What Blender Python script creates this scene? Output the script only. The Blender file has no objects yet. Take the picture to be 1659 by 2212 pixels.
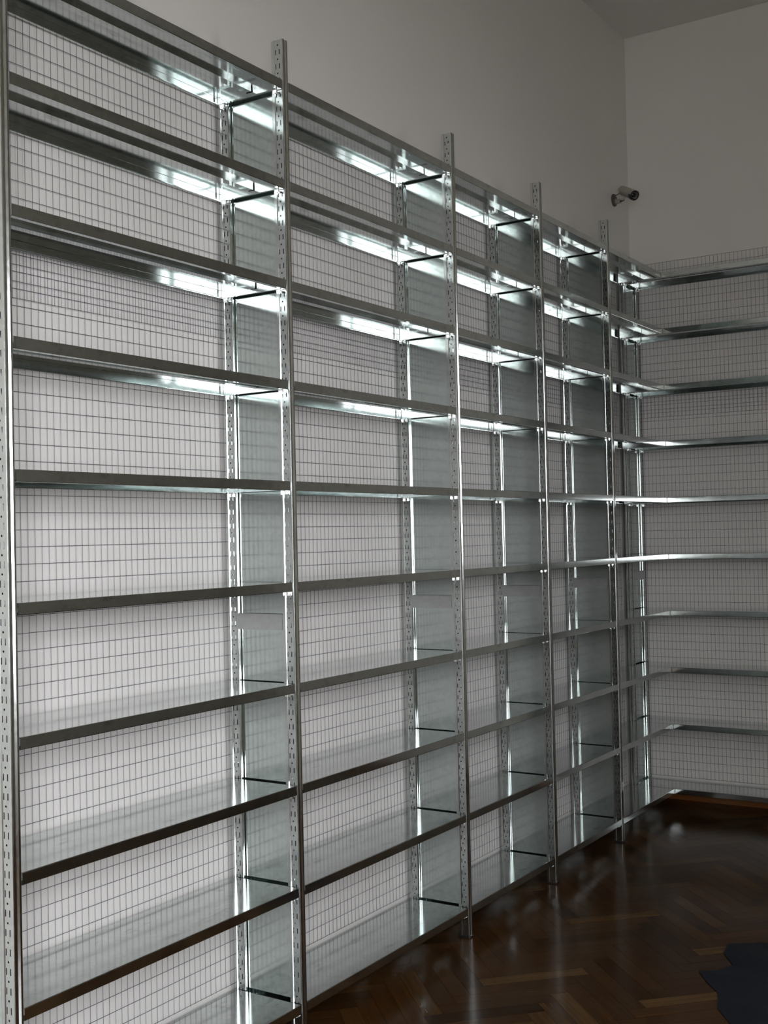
import bpy, math, random
from mathutils import Vector, Matrix
random.seed(7)
SC = bpy.context.scene
COL = SC.collection

# ------------------------------------------------------------------ layout (metres)
CAM = (2.7842, -1.8778, 1.7322)
YAW, PITCH, ROLL = 32.6817, 1.1177, -1.2773
F_PX = 2551.62
DF = 0.3128                       # front of the posts, measured from the left wall
P = [0.1830, 1.4016, 2.5940, 3.4825, 4.3627]      # post rows along the left wall
LC, L = 5.2297, 5.5251            # front of the far run, far wall
ROOM_W, Y_NEAR, ZC = 3.70, -5.0, 4.968
POST_H, POST_Z0 = 3.464, 0.006
SHELF_Z = [3.3262 - 0.35 * k for k in range(9)] + [3.3262 - 0.35 * 9 - 0.0476]
PW, PD = 0.030, 0.050
LIP = 0.033

# ------------------------------------------------------------------ helpers
class MB:
    def __init__(self): self.v = []; self.f = []
    def add(self, verts, faces):
        n = len(self.v); self.v += [tuple(a) for a in verts]
        self.f += [tuple(i + n for i in f) for f in faces]
    def box(self, a, b):
        (x0, y0, z0), (x1, y1, z1) = a, b
        self.add([(x0,y0,z0),(x1,y0,z0),(x1,y1,z0),(x0,y1,z0),(x0,y0,z1),(x1,y0,z1),(x1,y1,z1),(x0,y1,z1)],
                 [(0,3,2,1),(4,5,6,7),(0,1,5,4),(1,2,6,5),(2,3,7,6),(3,0,4,7)])
    def tube(self, pts, r, n=8, cap=True):
        pts = [Vector(p) for p in pts]; rings = []
        for i, p in enumerate(pts):
            d = (pts[min(i+1, len(pts)-1)] - pts[max(i-1, 0)]).normalized()
            up = Vector((0,0,1)) if abs(d.z) < .95 else Vector((0,1,0))
            u = d.cross(up).normalized(); w = u.cross(d)
            rr = r[i] if isinstance(r, (list, tuple)) else r
            rings.append([p + u*(rr*math.cos(2*math.pi*k/n+.785)) + w*(rr*math.sin(2*math.pi*k/n+.785)) for k in range(n)])
        vs = [v for ring in rings for v in ring]; fs = []
        for i in range(len(pts)-1):
            for k in range(n):
                k2 = (k+1) % n
                fs.append((i*n+k, i*n+k2, (i+1)*n+k2, (i+1)*n+k))
        if cap:
            fs.append(tuple(range(n-1, -1, -1))); m = (len(pts)-1)*n; fs.append(tuple(m+k for k in range(n)))
        self.add(vs, fs)
    def lathe(self, prof, origin, axis, n=28):
        """prof: list of (r, t) along the axis"""
        o = Vector(origin); d = Vector(axis).normalized()
        up = Vector((0,0,1)) if abs(d.z) < .95 else Vector((0,1,0))
        u = d.cross(up).normalized(); w = u.cross(d)
        vs = []; fs = []
        for r, t in prof:
            for k in range(n):
                a = 2*math.pi*k/n
                vs.append(o + d*t + u*(r*math.cos(a)) + w*(r*math.sin(a)))
        for i in range(len(prof)-1):
            for k in range(n):
                k2 = (k+1) % n
                fs.append((i*n+k, i*n+k2, (i+1)*n+k2, (i+1)*n+k))
        self.add(vs, fs)
    def mesh(self, name, mat, smooth=35):
        me = bpy.data.meshes.new(name)
        me.from_pydata(self.v, [], self.f); me.update()
        me.materials.append(mat)
        if smooth:
            for p in me.polygons: p.use_smooth = True
            me.set_sharp_from_angle(angle=math.radians(smooth))
        return me

def obj(name, me, parent=None, loc=(0,0,0), rotz=0):
    o = bpy.data.objects.new(name, me); COL.objects.link(o)
    o.location = loc; o.rotation_euler = (0, 0, rotz)
    if parent is not None: o.parent = parent
    return o

def thing(name, label, cat, loc, group=None, rotz=0):
    o = bpy.data.objects.new(name, None); COL.objects.link(o)
    o.empty_display_size = .2
    o.location = loc; o.rotation_euler = (0, 0, rotz)
    o['label'] = label; o['category'] = cat
    if group: o['group'] = group
    return o

def struct(name, mb, mat, smooth=0):
    o = obj(name, mb.mesh(name, mat, smooth)); o['kind'] = 'structure'
    return o

# ------------------------------------------------------------------ materials
def new_mat(name):
    m = bpy.data.materials.new(name); m.use_nodes = True
    nt = m.node_tree; b = nt.nodes['Principled BSDF']
    return m, nt, b
def N(nt, t, **kw):
    n = nt.nodes.new(t)
    for k, v in kw.items():
        if hasattr(n, k): setattr(n, k, v)
        else: n.inputs[k].default_value = v
    return n
def ramp(nt, fac, stops):
    r = nt.nodes.new('ShaderNodeValToRGB'); e = r.color_ramp.elements
    while len(e) < len(stops): e.new(.5)
    for el, (p, c) in zip(e, stops): el.position = p; el.color = c if len(c) == 4 else (*c, 1)
    nt.links.new(fac, r.inputs['Fac']); return r

def galvanised(name, col, rough, stain=0.0, metallic=1.0):
    m, nt, b = new_mat(name)
    tc = N(nt, 'ShaderNodeTexCoord'); lk = nt.links.new
    vo = N(nt, 'ShaderNodeTexVoronoi', Scale=55.0)
    lk(tc.outputs['Object'], vo.inputs['Vector'])
    sep = N(nt, 'ShaderNodeSeparateColor'); lk(vo.outputs['Color'], sep.inputs['Color'])
    nz = N(nt, 'ShaderNodeTexNoise', Scale=6.0, Detail=5.0); lk(tc.outputs['Object'], nz.inputs['Vector'])
    mixv = N(nt, 'ShaderNodeMath', operation='MULTIPLY_ADD'); mixv.inputs[1].default_value = .35
    lk(sep.outputs['Red'], mixv.inputs[0])
    mul = N(nt, 'ShaderNodeMath', operation='MULTIPLY'); mul.inputs[1].default_value = .65
    lk(nz.outputs['Fac'], mul.inputs[0]); lk(mul.outputs[0], mixv.inputs[2])
    c1 = ramp(nt, mixv.outputs[0], [(.25, tuple(c*.92 for c in col)), (.75, tuple(min(1, c*1.06) for c in col))])
    r1 = N(nt, 'ShaderNodeMapRange'); r1.inputs['To Min'].default_value = rough*.85; r1.inputs['To Max'].default_value = rough*1.2
    lk(mixv.outputs[0], r1.inputs['Value'])
    colout = c1.outputs['Color']; rout = r1.outputs['Result']
    if stain:
        n2 = N(nt, 'ShaderNodeTexNoise', Scale=9.0, Detail=6.0, Roughness=.65)
        mp = N(nt, 'ShaderNodeMapping'); mp.inputs['Scale'].default_value = (1.6, .6, 1)
        lk(tc.outputs['Object'], mp.inputs['Vector']); lk(mp.outputs['Vector'], n2.inputs['Vector'])
        s = ramp(nt, n2.outputs['Fac'], [(.565, (0,0,0)), (.70, (stain,)*3)])
        mx = N(nt, 'ShaderNodeMix', data_type='RGBA'); mx.inputs['B'].default_value = (.17,.16,.15,1)
        lk(s.outputs['Color'], mx.inputs['Factor']); lk(colout, mx.inputs['A']); colout = mx.outputs['Result']
    lk(colout, b.inputs['Base Color']); lk(rout, b.inputs['Roughness'])
    b.inputs['Metallic'].default_value = metallic
    return m

def plaster(name, col, bump=.03):
    m, nt, b = new_mat(name); lk = nt.links.new
    tc = N(nt, 'ShaderNodeTexCoord')
    n1 = N(nt, 'ShaderNodeTexNoise', Scale=1.3, Detail=4.0); lk(tc.outputs['Object'], n1.inputs['Vector'])
    r = ramp(nt, n1.outputs['Fac'], [(.3, tuple(c*.965 for c in col)), (.7, col)])
    lk(r.outputs['Color'], b.inputs['Base Color'])
    n2 = N(nt, 'ShaderNodeTexNoise', Scale=90.0, Detail=3.0); lk(tc.outputs['Object'], n2.inputs['Vector'])
    bp = N(nt, 'ShaderNodeBump', Strength=bump, Distance=.002); lk(n2.outputs['Fac'], bp.inputs['Height'])
    lk(bp.outputs['Normal'], b.inputs['Normal'])
    b.inputs['Roughness'].default_value = .8
    b.inputs['Specular IOR Level'].default_value = .25
    return m

def plain(name, col, rough=.5, metallic=0.0, noise=.06):
    m, nt, b = new_mat(name); lk = nt.links.new
    tc = N(nt, 'ShaderNodeTexCoord')
    n1 = N(nt, 'ShaderNodeTexNoise', Scale=14.0, Detail=3.0); lk(tc.outputs['Object'], n1.inputs['Vector'])
    r = ramp(nt, n1.outputs['Fac'], [(.3, tuple(c*(1-noise) for c in col)), (.7, tuple(min(1, c*(1+noise)) for c in col))])
    lk(r.outputs['Color'], b.inputs['Base Color'])
    b.inputs['Roughness'].default_value = rough; b.inputs['Metallic'].default_value = metallic
    return m

def parquet(name):
    m, nt, b = new_mat(name); lk = nt.links.new
    at = N(nt, 'ShaderNodeAttribute', attribute_name='plank')
    uv = N(nt, 'ShaderNodeUVMap', uv_map='grain')
    mp = N(nt, 'ShaderNodeMapping'); mp.inputs['Scale'].default_value = (3, 60, 1)
    lk(uv.outputs['UV'], mp.inputs['Vector'])
    gr = N(nt, 'ShaderNodeTexNoise', Scale=1.0, Detail=5.0); lk(mp.outputs['Vector'], gr.inputs['Vector'])
    base = ramp(nt, at.outputs['Fac'], [(0.0, (.036,.0145,.0040)), (.45, (.066,.028,.0078)), (.86, (.082,.036,.0100)), (.92, (.108,.053,.016)), (1.0, (.126,.066,.021))])
    gv = ramp(nt, gr.outputs['Fac'], [(.3, (.72,.70,.68)), (.7, (1.1,1.1,1.1))])
    mx = N(nt, 'ShaderNodeMix', data_type='RGBA', blend_type='MULTIPLY'); mx.inputs['Factor'].default_value = 1
    lk(base.outputs['Color'], mx.inputs['A']); lk(gv.outputs['Color'], mx.inputs['B'])
    lk(mx.outputs['Result'], b.inputs['Base Color'])
    tc = N(nt, 'ShaderNodeTexCoord')
    wv = N(nt, 'ShaderNodeTexNoise', Scale=5.0, Detail=2.0); lk(tc.outputs['Object'], wv.inputs['Vector'])
    rr = N(nt, 'ShaderNodeMapRange'); rr.inputs['To Min'].default_value = .12; rr.inputs['To Max'].default_value = .24
    lk(wv.outputs['Fac'], rr.inputs['Value']); lk(rr.outputs['Result'], b.inputs['Roughness'])
    bp = N(nt, 'ShaderNodeBump', Strength=.06, Distance=.004); lk(wv.outputs['Fac'], bp.inputs['Height'])
    lk(bp.outputs['Normal'], b.inputs['Normal'])
    b.inputs['Specular IOR Level'].default_value = .19
    return m

M_SHELF = galvanised('galvanised_shelf_steel', (.63,.668,.662), .125, stain=.5)
M_POST  = galvanised('galvanised_post_steel', (.58,.612,.604), .15)
M_PANEL = galvanised('galvanised_panel_steel', (.585,.648,.632), .10)
M_PLATE = galvanised('galvanised_plate_steel', (.62,.64,.64), .34)
M_CLIP  = galvanised('zinc_clip_steel', (.78,.80,.80), .16)
M_WIRE  = plain('dark_wire_steel', (.19,.18,.225), .5, .7)
M_RUBBER = plain('black_plastic_foot', (.012,.012,.013), .5)
M_WALL  = plaster('white_wall_paint', (.80,.787,.757))
M_WALLR = plaster('beige_wall_paint', (.60,.57,.50))
M_CEIL  = plaster('white_ceiling_paint', (.76,.745,.72))
M_FLOOR = parquet('herringbone_parquet_wood')
M_SKIRT = plain('varnished_wood_skirting', (.26,.095,.025), .3)
M_WINFR = plain('white_window_paint', (.72,.71,.68), .4)
M_CCTV  = plain('silver_grey_housing', (.42,.41,.37), .38, .35)
M_CCTVD = plain('dark_grey_base_metal', (.10,.095,.085), .45, .3)
M_CCTVS = plain('grey_reflector_metal', (.20,.19,.18), .25, .8)
M_BLACK = plain('black_bezel_plastic', (.010,.010,.012), .3)
M_LENS  = plain('dark_lens_glass', (.015,.014,.022), .05)
M_BLUE  = plain('navy_blue_sheet', (.0045,.008,.0155), .75)

# ------------------------------------------------------------------ room shell
T = .25
mb = MB(); mb.box((-T, Y_NEAR-T, 0), (0, L+T, ZC)); struct('wall_left', mb, M_WALL)
mb = MB(); mb.box((0, L, 0), (ROOM_W, L+T, ZC)); struct('wall_far', mb, M_WALL)
mb = MB(); mb.box((-T, Y_NEAR-T, ZC), (ROOM_W+T, L+T, ZC+.2)); struct('ceiling', mb, M_CEIL)
mb = MB(); mb.box((0, Y_NEAR-T, 0), (ROOM_W, Y_NEAR, ZC)); struct('wall_near', mb, M_WALL)
# right wall with two tall windows: one behind the photographer, one added unseen to brighten the farther bays
WINS = [(-4.25, -2.05, .95, 3.15), (1.00, 1.75, 1.60, 3.20)]      # y from, y to, sill and head height
mb = MB(); X0, X1 = ROOM_W, ROOM_W+T; ya = Y_NEAR-T
for wy0, wy1, WZ0, WZ1 in WINS:
    mb.box((X0, ya, 0), (X1, wy0, ZC)); mb.box((X0, wy0, 0), (X1, wy1, WZ0)); mb.box((X0, wy0, WZ1), (X1, wy1, ZC)); ya = wy1
mb.box((X0, ya, 0), (X1, L+T, ZC))
struct('wall_right', mb, M_WALLR)
for n, (wy0, wy1, WZ0, WZ1) in enumerate(WINS):
    mb = MB(); wx0, wx1 = ROOM_W+.10, ROOM_W+.16; ym = (wy0+wy1)/2
    for y0, y1, z0, z1 in [(wy0, wy0+.07, WZ0, WZ1), (wy1-.07, wy1, WZ0, WZ1), (wy0, wy1, WZ0, WZ0+.08), (wy0, wy1, WZ1-.07, WZ1),
                           (ym-.045, ym+.045, WZ0, WZ1), (wy0, wy1, WZ1-.73, WZ1-.66)]:
        mb.box((wx0, y0, z0), (wx1, y1, z1))
    struct('window_%d' % (n+1), mb, M_WINFR)
    mb = MB(); mb.box((ROOM_W-.06, wy0-.05, WZ0-.04), (ROOM_W+.10, wy1+.05, WZ0)); struct('window_sill_%d' % (n+1), mb, M_WINFR)

# herringbone floor: every block a quad of the one floor mesh
def floor():
    w, n = .072, 6; l = w*n
    ca, sa = math.cos(math.radians(45)), math.sin(math.radians(45))
    v, f, pv, uvs = [], [], [], []
    def quad(x0, y0, x1, y1, along):
        cxm, cym = (x0+x1)/2, (y0+y1)/2
        X, Y = cxm*ca - cym*sa, cxm*sa + cym*ca
        if not (-.25 < X < ROOM_W+.25 and Y_NEAR-.25 < Y < L+.25): return
        g = .0006; k = len(v)
        pts = [(x0+g, y0+g), (x1-g, y0+g), (x1-g, y1-g), (x0+g, y1-g)]
        for a, b_ in pts: v.append((a*ca - b_*sa, a*sa + b_*ca, 0))
        f.append((k, k+1, k+2, k+3)); pv.append(random.random())
        ox, oy = random.random()*20, random.random()*20
        for a, b_ in pts: uvs.append((ox + (a if along else b_), oy + (b_ if along else a)))
    for i in range(-160, 160):
        for j in range(-14, 15):
            ox, oy = i*w + j*l, i*w - j*l
            quad(ox, oy, ox+l, oy+w, True)
            quad(ox, oy+w, ox+w, oy+w+l, False)
    k = len(v)
    v.extend([(-T, Y_NEAR-T, -.002), (ROOM_W+T, Y_NEAR-T, -.002), (ROOM_W+T, L+T, -.002), (-T, L+T, -.002)])
    f.append((k, k+1, k+2, k+3)); pv.append(0); uvs.extend([(0,0)]*4)
    k = len(v)
    v.extend([(-T, Y_NEAR-T, -.2), (ROOM_W+T, Y_NEAR-T, -.2), (ROOM_W+T, L+T, -.2), (-T, L+T, -.2)])
    f.append((k+3, k+2, k+1, k)); pv.append(0); uvs.extend([(0,0)]*4)
    me = bpy.data.meshes.new('floor'); me.from_pydata(v, [], f); me.update()
    a = me.attributes.new('plank', 'FLOAT', 'FACE'); a.data.foreach_set('value', pv)
    ul = me.uv_layers.new(name='grain')
    for i, c in enumerate(uvs): ul.data[i].uv = c
    me.materials.append(M_FLOOR)
    o = obj('floor', me); o['kind'] = 'structure'
floor()

def skirting(name, a, b, nrm):
    """rounded wooden skirting from a to b, standing out along nrm"""
    prof = [(0,0), (.016,0), (.016,.045), (.013,.054), (.006,.060), (0,.060)]
    mb = MB(); n = len(prof); vs = []
    for p in (a, b):
        for d, z in prof: vs.append((p[0]+nrm[0]*d, p[1]+nrm[1]*d, z))
    fs = [(i, (i+1) % n, n+(i+1) % n, n+i) for i in range(n)] + [tuple(range(n)), tuple(range(2*n-1, n-1, -1))]
    mb.add(vs, fs); struct(name, mb, M_SKIRT)
skirting('baseboard_far', (.08, L), (ROOM_W, L), (0, -1))
skirting('baseboard_right', (ROOM_W, Y_NEAR), (ROOM_W, L-.02), (-1, 0))

# ------------------------------------------------------------------ shelving parts
def post_mesh(name, z1):
    """perforated steel post; local X 0 (panel side) .. PD (nose), Y +-PW/2"""
    h = PW/2 - .0004; mb = MB()
    # two outlines without the perforated flats
    nose = [(.0455, h), (.0480, h-.0008), (.0493, h-.0020), (PD, h-.0042), (PD, .0058), (.0458, .0006),
            (.0458, -.0006), (PD, -.0058), (PD, -h+.0042), (.0493, -h+.0020), (.0480, -h+.0008), (.0455, -h)]
    k = h + .0024                                  # the back of the profile is a little wider, with a sloping step
    back = [(.0165, -h), (.0158, -h), (.0128, -k), (.0020, -k), (.0006, -k+.0006), (0, -k+.002),
            (0, k-.002), (.0006, k-.0006), (.0020, k), (.0128, k), (.0158, h), (.0165, h)]
    for line in (nose, back):
        vs = [(x, y, z) for z in (0, z1) for x, y in line]; n = len(line)
        mb.add(vs, [(i+1, i, n+i, n+i+1) for i in range(n-1)])
    outline = nose + back
    mb.add([(x, y, z1) for x, y in outline], [tuple(range(len(outline)))[::-1]])
    xs = [.0165, .0172, .0208, .0236, .0304, .0332, .0370, .0455]
    # vertical breaks
    zs = [0]; kinds = []
    z = z1 - .018 - .05*int((z1-.03)/.05)
    rounds = []
    while z < z1 - .012: rounds.append(z); z += .05
    for r in rounds:
        for a, b, kd in ((r-.0034, r+.0034, 'round'), (r+.016, r+.034, 'slot')):
            if a <= zs[-1] or b >= z1 - .004: continue
            kinds.append(''); zs.append(a); kinds.append(kd); zs.append(b)
    kinds.append(''); zs.append(z1)
    for s in (1, -1):
        y = s*h
        for k, kd in enumerate(kinds):
            a, b = zs[k], zs[k+1]
            if kd == '':
                spans = [(0, 7)]
            elif kd == 'slot':
                spans = [(0, 1), (2, 5), (6, 7)]
            else:
                spans = [(0, 3), (4, 7)]
                cx_, cz_ = (xs[3]+xs[4])/2, (a+b)/2; r = .0032
                sq = [(xs[3],a),(cx_,a),(xs[4],a),(xs[4],cz_),(xs[4],b),(cx_,b),(xs[3],b),(xs[3],cz_)]
                oc = [(cx_+r*math.cos(math.radians(225+45*q)), cz_+r*math.sin(math.radians(225+45*q))) for q in range(8)]
                vs = [(x, y, zz) for x, zz in sq+oc]
                mb.add(vs, [(q, (q+1) % 8, 8+(q+1) % 8, 8+q) for q in range(8)])
            for i, j in spans:
                mb.add([(xs[i],y,a),(xs[j],y,a),(xs[j],y,b),(xs[i],y,b)], [(0,1,2,3) if s < 0 else (3,2,1,0)])
    # no core inside: the holes open into the hollow post
    return mb.mesh(name, M_POST, 0)

def round_path(path, r=.0022, seg=3):
    out = [Vector(path[0])]
    for i in range(1, len(path)-1):
        a, b, c = Vector(path[i-1]), Vector(path[i]), Vector(path[i+1])
        d1, d2 = (a-b).normalized(), (c-b).normalized()
        p1, p2 = b + d1*r, b + d2*r
        for k in range(seg+1):
            t = k/seg
            out.append(p1*(1-t)**2 + b*2*t*(1-t) + p2*t*t)
    out.append(Vector(path[-1])); return out

def sheet(mb, path, t, y0, y1, flip=False):
    """thin folded sheet: 2-D path (x,z) extruded along y; thickness t to the left of the path"""
    pts = round_path(path); n = len(pts); inner = []
    for i, p in enumerate(pts):
        d = (pts[min(i+1, n-1)] - pts[max(i-1, 0)]).normalized()
        nrm = Vector((-d.y, d.x)); inner.append(p + nrm*(-t if flip else t))
    loop = pts + inner[::-1]; m = len(loop)
    vs = [(p.x, y, p.y) for y in (y0, y1) for p in loop]
    fs = [(i, (i+1) % m, m+(i+1) % m, m+i) for i in range(m)]
    for i in range(n-1):
        fs.append((i+1, i, m-1-i, m-2-i)); fs.append((m+i, m+i+1, 2*m-2-i, 2*m-1-i))
    mb.add(vs, fs)

def shelf_mesh(name, depth, length, end0=True, end1=True):
    """folded steel shelf, local X 0 (rear) .. depth (front lip), Y 0 .. length, top at z 0"""
    mb = MB(); D = depth; t = .0011
    path = [(D-.020, -LIP+.007), (D-.020, -LIP), (D, -LIP), (D, 0), (0, 0), (0, -LIP), (.013, -LIP), (.013, -LIP+.005)]
    sheet(mb, path, t, 0, length)
    # stiffening channel along the middle of the underside
    a, b = D*.50-.015, D*.50+.015
    for lo, hi in (((a, .006, -.015), (b, length-.006, -.0140)), ((a, .006, -.0140), (a+.001, length-.006, -.0012)), ((b-.001, .006, -.0140), (b, length-.006, -.0012))):
        mb.box(lo, hi)
    for ok, y in ((end0, 0.0), (end1, length)):
        if ok:
            y0, y1 = (y+.0002, y+.0012) if y == 0 else (y-.0012, y-.0002)
            mb.box((.018, y0, -.0315), (D-.023, y1, -.0012))
            q0, q1 = (y0, y0+.010) if y == 0 else (y1-.010, y1)
            mb.box((.018, q0, -.0315), (D-.023, q1, -.0305))
    return mb.mesh(name, M_SHELF, 0)

def clip_mesh(name):
    """little folded shelf support hooked into a post; local Y 0 = post face, +Y into the bay, z 0 = underside of the lip"""
    mb = MB()
    mb.box((-.011, 0, -.012), (.011, .0016, .026))
    mb.box((-.011, .0016, -.0015), (.011, .013, .0))
    mb.box((-.011, .0016, -.012), (-.0095, .011, 0)); mb.box((.0095, .0016, -.012), (.011, .011, 0))
    mb.box((-.004, .0016, .006), (.004, .0040, .018))
    return mb.mesh(name, M_CLIP, 0)

def foot_mesh(name):
    mb = MB(); x0, x1, h = -.002, PD+.003, PW/2+.003
    a = [(x0,-h),(x1-.006,-h),(x1,-h+.006),(x1,h-.006),(x1-.006,h),(x0,h)]
    b = [(x0+.001,-h+.001),(x1-.006,-h+.001),(x1-.001,-h+.006),(x1-.001,h-.006),(x1-.006,h-.001),(x0+.001,h-.001)]
    n = 6; vs = [(x,y,0) for x,y in a] + [(x,y,.006) for x,y in a] + [(x,y,.008) for x,y in b]
    fs = [tuple(range(n))[::-1]]
    for k in (0, 1):
        fs += [(k*n+i, k*n+(i+1) % n, (k+1)*n+(i+1) % n, (k+1)*n+i) for i in range(n)]
    fs.append(tuple(2*n+i for i in range(n))); mb.add(vs, fs)
    return mb.mesh(name, M_RUBBER, 0)

def panel_mesh(name, x0, x1, h):
    mb = MB(); mb.box((x0, -.0006, 0), (x1, .0006, h))
    mb.box((x1-.0025, -.0035, 0), (x1, .0035, h))
    return mb.mesh(name, M_PANEL, 0)

def plate_mesh(name, x0, x1):
    mb = MB()
    for s in (1, -1):
        a, b = sorted((s*.0156, s*.0170))
        mb.box((x0, a, 0), (x1, b, .056))
        c, d = sorted((s*.004, s*.0156))
        mb.box((x0+.014, c, .0548), (x1-.006, d, .056))
        mb.box((x0+.014, c, 0), (x1-.006, d, .0012))
    return mb.mesh(name, M_PLATE, 0)

def wire_mesh(name, y0, y1, pitch, zs, ztop, zbot, phase=.5):
    """welded wire grid in the plane x = 0 from y0 to y1"""
    mb = MB(); r = .00085
    y = y0 + pitch*phase
    while y < y1 - .002:
        mb.tube([(0, y, zbot), (0, y, ztop)], r, 5); y += pitch
    for z in zs: mb.tube([(.0022, y0, z), (.0022, y1, z)], .00095, 5)
    return mb.mesh(name, M_WIRE, 60)

ME_POST = post_mesh('post', POST_H)
ME_CLIP = clip_mesh('shelf_clip')
ME_FOOT = foot_mesh('foot_cap')
X_REAR = .014                                   # back of the rear posts / shelves
X_FRONT = DF - PD
PANEL_X0, PANEL_X1 = X_REAR + PD - .0040, X_FRONT - .0004
ME_PANEL_UP = panel_mesh('side_panel_upper', PANEL_X0, PANEL_X1, 3.352 - 1.440)
ME_PANEL_LO = panel_mesh('side_panel_lower', PANEL_X0, PANEL_X1, 1.434 - .085)
ME_PLATE = plate_mesh('joint_plate', X_REAR + PD - .008, X_FRONT - .0006)

def frame(root, y, tilt=False):
    """upright frame at local y: front post, rear post, side panels, joint plate"""
    fp = obj('front_post', ME_POST, root, (X_FRONT, y, POST_Z0))
    obj('foot_cap', ME_FOOT, fp, (0, 0, -POST_Z0)).location = (0, 0, -POST_Z0)
    rp = obj('rear_post', ME_POST, root, (X_REAR, y, POST_Z0))
    obj('foot_cap', ME_FOOT, rp, (0, 0, -POST_Z0))
    obj('side_panel', ME_PANEL_UP, root, (0, y, 1.440))
    obj('side_panel', ME_PANEL_LO, root, (0, y, .085))
    obj('joint_plate', ME_PLATE, root, (0, y, 1.409))

def shelves(root, y0, y1, left=True, right=True, gap0=.0185, gap1=.0185):
    ln = (y1-gap1) - (y0+gap0)
    me = shelf_mesh('shelf', DF-.003-X_REAR, ln)
    for z in SHELF_Z:
        s = obj('shelf', me, root, (X_REAR, y0+gap0, z))
        for on, yy, rz, sg in ((left, y0+PW/2, 0, 1), (right, y1-PW/2, math.pi, -1)):
            if on:
                for x in (X_FRONT+.021, X_REAR+.029):
                    obj('shelf_clip', ME_CLIP, s, (x-X_REAR, yy-(y0+gap0), -LIP-.0005), rz)

Z_UP = [3.455 - .05*k for k in range(21)]
Z_LO = [2.637 - .0509*k for k in range(50)]
def back_mesh(root, y0, y1, pitch, x=.0075):
    u = wire_mesh('wire_mesh_upper', y0, y1, pitch, Z_UP, 3.457, 2.453, .5)
    l = wire_mesh('wire_mesh_lower', y0, y1, pitch, Z_LO, 2.640, Z_LO[-1]-.004, .25)
    obj('wire_mesh', u, root, (x, 0, 0))
    obj('wire_mesh', l, root, (x-.0045, 0, 0))

GROUP = 'galvanised shelving bays along the walls'
def bay(i, label):
    y0, y1 = P[i], P[i+1]
    r = thing('shelving_unit', label, 'shelving', (0, y0, 0), GROUP)
    if i == 0: frame(r, 0)
    frame(r, y1-y0)
    shelves(r, 0, y1-y0)
    back_mesh(r, .0178, y1-y0-.001, .0266)
    return r
bay(0, 'galvanised steel shelving bay nearest the viewer, its left post cut by the picture edge')
bay(1, 'second of the two wide galvanised steel shelving bays, right of the nearest one')
bay(2, 'narrow galvanised steel shelving bay in the middle of the long wall, third from the left')
bay(3, 'narrow galvanised steel shelving bay with the farthest front post, fourth from the left')
# corner bay: no front post at the corner, its shelves butt against the far run
r = thing('shelving_unit', 'corner shelving bay at the end of the long run, no post at its right', 'shelving', (0, P[4], 0), GROUP)
shelves(r, 0, LC-P[4], right=False, gap1=.0055)
back_mesh(r, .0178, LC-P[4]-.004, .0266)
# far run along the far wall: the same parts turned by -90 degrees (local x -> -y ... depth towards the camera)
FX0, FX1 = .045, 1.30
fr = thing('shelving_unit', 'steel shelving bay across the far wall, turned at right angles to the long run', 'shelving', (FX0, L, 0), GROUP, -math.pi/2)
# local (x, y) -> world (FX0 + y, L - x)
DFsave = DF
DF = L - LC + .003; X_FRONT = DF - PD
PANEL_X1 = X_FRONT - .001
ME_PANEL_UP = panel_mesh('side_panel_upper_far', PANEL_X0, PANEL_X1, 3.352 - 1.440)
ME_PANEL_LO = panel_mesh('side_panel_lower_far', PANEL_X0, PANEL_X1, 1.434 - .085)
ME_PLATE = plate_mesh('joint_plate_far', X_REAR + PD - .008, X_FRONT - .0006)
frame(fr, 0); frame(fr, FX1-FX0)
shelves(fr, 0, FX1-FX0)
back_mesh(fr, -.012, FX1-FX0-.001, .0254)
DF = DFsave

# ------------------------------------------------------------------ surveillance camera on the left wall
cc = thing('surveillance_camera', 'small silver bullet security camera high on the wall near the corner', 'camera', (0, 5.262, 3.838))
mb = MB(); mb.lathe([(0, 0), (.040, 0), (.0405, .004), (.039, .009), (.034, .012), (0, .012)], (0, 0, 0), (1, 0, 0)); obj('base_plate', mb.mesh('base_plate', M_CCTVD), cc)
mb = MB()
mb.tube([(.010, 0, -.010), (.034, -.004, -.013), (.050, -.008, -.014)], [.016, .015, .013], 14)
mb.tube([(.046, -.008, -.016), (.062, -.012, -.010), (.076, -.012, .002), (.088, -.012, .020)], [.0085, .0080, .0075, .0075], 12)
obj('bracket', mb.mesh('bracket', M_CCTV), cc)
mb = MB(); mb.tube([(.058, -.030, -.022), (.064, .008, -.008)], .0065, 10); obj('bracket_knob', mb.mesh('bracket_knob', M_CCTVD), cc)
c_back, c_front = Vector((.052, .022, .056)), Vector((.160, -.066, -.010))
ax = (c_front - c_back); ln = ax.length; ax.normalize()
mb = MB(); mb.lathe([(0, 0), (.022, .001), (.027, .008), (.0285, .016), (.0285, ln-.006), (.0285, ln)], c_back, ax, 32)
body = obj('housing', mb.mesh('housing', M_CCTV), cc)
mb = MB(); mb.lathe([(.0285, 0), (.0315, .0), (.0315, .020), (.0275, .020), (.0265, .008), (.012, .007)], c_back + ax*(ln-.012), ax, 32)
obj('front_bezel', mb.mesh('front_bezel', M_BLACK), cc)
mb = MB(); mb.lathe([(.0262, .010), (.020, .0035), (.0118, .0030)], c_back + ax*(ln-.006), ax, 32); obj('lens_surround', mb.mesh('lens_surround', M_CCTVS), cc)
mb = MB(); mb.lathe([(.0125, 0), (.0125, .004), (.010, .0065), (.006, .008), (0, .0088)], c_back + ax*(ln-.006), ax, 24)
obj('lens', mb.mesh('lens', M_LENS), cc)
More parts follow.
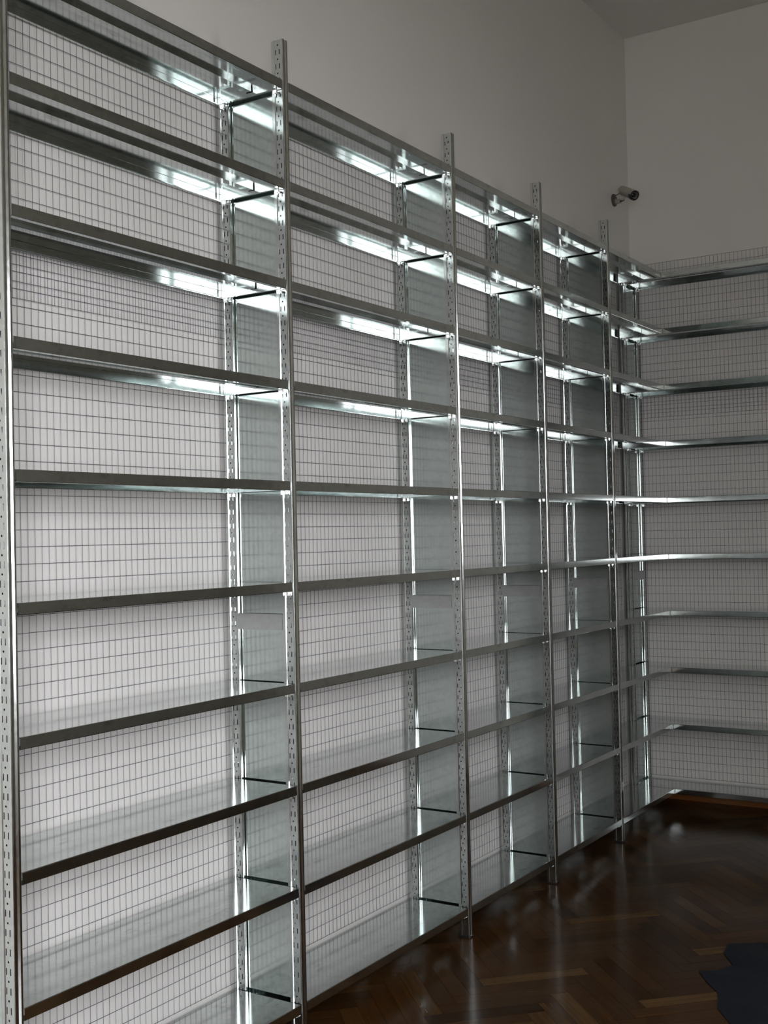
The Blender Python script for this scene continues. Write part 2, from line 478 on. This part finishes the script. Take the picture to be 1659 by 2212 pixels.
# sun hood over the top of the housing
mb = MB(); u = ax.cross(Vector((0,0,1))).normalized(); w = u.cross(ax)
vs = []
for t in (-.002, ln+.012):
    for rr in (.0335, .0315):
        for k in range(13):
            a = math.radians(10 + 160*k/12)
            vs.append(c_back + ax*t + u*(rr*math.cos(a)) + w*(rr*math.sin(a)))
fs = []
for k in range(12):
    fs += [(k, k+1, 27+k-1+0, 26+k), (13+k+1, 13+k, 39+k, 39+k+1), (k+1, k, 13+k, 13+k+1), (26+k, 26+k+1, 39+k+1, 39+k)]
fs = [(k, k+1, 26+k+1, 26+k) if i % 4 == 0 else f for i, f in enumerate(fs) for k in [i//4]]
fs += [(0, 26, 39, 13), (12, 25, 51, 38)]
mb.add(vs, fs); obj('sun_hood', mb.mesh('sun_hood', M_CCTV), cc)
mb = MB(); mb.tube([(.010, .004, .030), (.020, .010, .034), (.034, .018, .042), (.046, .024, .052), tuple(c_back+ax*.012)], .0024, 8)
obj('cable', mb.mesh('cable', M_BLACK), cc)

# ------------------------------------------------------------------ dark blue sheet on the floor
def blue_sheet():
    edge = [(1.285,3.03),(1.30,2.92),(1.375,2.80),(1.335,2.72),(1.275,2.675),(1.335,2.585),(1.405,2.50),(1.445,2.36),(1.545,2.22),(1.60,1.95),(1.80,1.80),(2.15,1.86),(2.34,2.10),(2.42,2.45),(2.33,2.80),(2.10,3.05),(1.85,3.16),(1.60,3.12),(1.42,3.12)]
    cx_, cy_ = sum(e[0] for e in edge)/len(edge), sum(e[1] for e in edge)/len(edge)
    # resample the outline
    pts = []
    for i in range(len(edge)):
        a, b = edge[i], edge[(i+1) % len(edge)]
        for k in range(4): pts.append((a[0]+(b[0]-a[0])*k/4, a[1]+(b[1]-a[1])*k/4))
    n = len(pts); R = 9; vs = []; fs = []
    def hgt(x, y, t):
        return .004 + (.010*(math.sin(9*x+4*y)*math.sin(7*y-3*x)+.4)**2 + .012*abs(math.sin(5.5*x-6*y+1)))*min(1, (1-t)*3.5)
    ox, oy = cx_, cy_
    for q in range(1, R+1):
        t = q/R
        for x, y in pts:
            X, Y = ox+(x-ox)*t, oy+(y-oy)*t
            vs.append((X-ox, Y-oy, hgt(X, Y, t)))
    c = len(vs); vs.append((0, 0, hgt(ox, oy, 0)))
    for k in range(n): fs.append((c, k, (k+1) % n))
    for q in range(R-1):
        for k in range(n):
            k2 = (k+1) % n; fs.append((q*n+k, (q+1)*n+k, (q+1)*n+k2, q*n+k2))
    low = len(vs)
    for x, y in pts: vs.append((x-ox, y-oy, .0005))
    for k in range(n):
        k2 = (k+1) % n; fs.append(((R-1)*n+k, low+k, low+k2, (R-1)*n+k2))
    fs.append(tuple(low+k for k in range(n))[::-1])
    mb = MB(); mb.add(vs, fs)
    o = obj('plastic_sheet', mb.mesh('plastic_sheet', M_BLUE, 40), None, (ox, oy, 0))
    o['label'] = 'dark navy blue sheet lying flat on the parquet floor'; o['category'] = 'sheet'
blue_sheet()

# ------------------------------------------------------------------ daylight
wd = bpy.data.worlds.new('daylight'); SC.world = wd; wd.use_nodes = True
nt = wd.node_tree; bg = nt.nodes['Background']
tc = N(nt, 'ShaderNodeTexCoord'); sp = N(nt, 'ShaderNodeSeparateXYZ'); nt.links.new(tc.outputs['Generated'], sp.inputs[0])
mr = N(nt, 'ShaderNodeMapRange'); mr.inputs['From Min'].default_value = -1; mr.inputs['From Max'].default_value = 1
nt.links.new(sp.outputs['Z'], mr.inputs['Value'])
rp = ramp(nt, mr.outputs['Result'], [(0.0, (.05,.05,.048)), (.28, (.07,.07,.067)), (.36, (.47,.466,.475)), (.46, (.68,.674,.69)), (.52, (.96,.965,1.0)), (1.0, (.97,.985,1.04))])
nt.links.new(rp.outputs['Color'], bg.inputs['Color']); bg.inputs['Strength'].default_value = 20.8
def portal(name, w, h, loc, rot):
    pl = bpy.data.lights.new(name, 'AREA'); pl.shape = 'RECTANGLE'; pl.size = w; pl.size_y = h
    pl.cycles.is_portal = True
    po = bpy.data.objects.new(name, pl); COL.objects.link(po); po.location = loc; po.rotation_euler = rot
for wy0, wy1, WZ0, WZ1 in WINS:
    portal('window_portal', wy1-wy0, WZ1-WZ0, (ROOM_W+T-.01, (wy0+wy1)/2, (WZ0+WZ1)/2), Matrix(((0,0,1),(1,0,0),(0,1,0))).to_euler())

# ------------------------------------------------------------------ camera
a, b, c = (math.radians(v) for v in (YAW, PITCH, ROLL))
fwd = Vector((-math.sin(a)*math.cos(b), math.cos(a)*math.cos(b), math.sin(b)))
right = Vector((math.cos(a), math.sin(a), 0)); up = right.cross(fwd)
r_ = right*math.cos(c) + up*math.sin(c); u_ = -right*math.sin(c) + up*math.cos(c)
cd = bpy.data.cameras.new('camera'); co = bpy.data.objects.new('camera', cd); COL.objects.link(co)
co.matrix_world = Matrix(((r_.x, u_.x, -fwd.x, CAM[0]), (r_.y, u_.y, -fwd.y, CAM[1]), (r_.z, u_.z, -fwd.z, CAM[2]), (0,0,0,1)))
cd.sensor_fit = 'VERTICAL'; cd.sensor_height = 36; cd.lens = F_PX/2212*36; cd.clip_start = .02; cd.clip_end = 60
SC.camera = co

SC.view_settings.view_transform = 'Standard'; SC.view_settings.look = 'None'
SC.view_settings.exposure = 0.0; SC.view_settings.gamma = 1; SC.view_settings.use_curve_mapping = False
cy = SC.cycles
cy.max_bounces = 14; cy.glossy_bounces = 10; cy.diffuse_bounces = 6
cy.caustics_reflective = True; cy.use_denoising = True
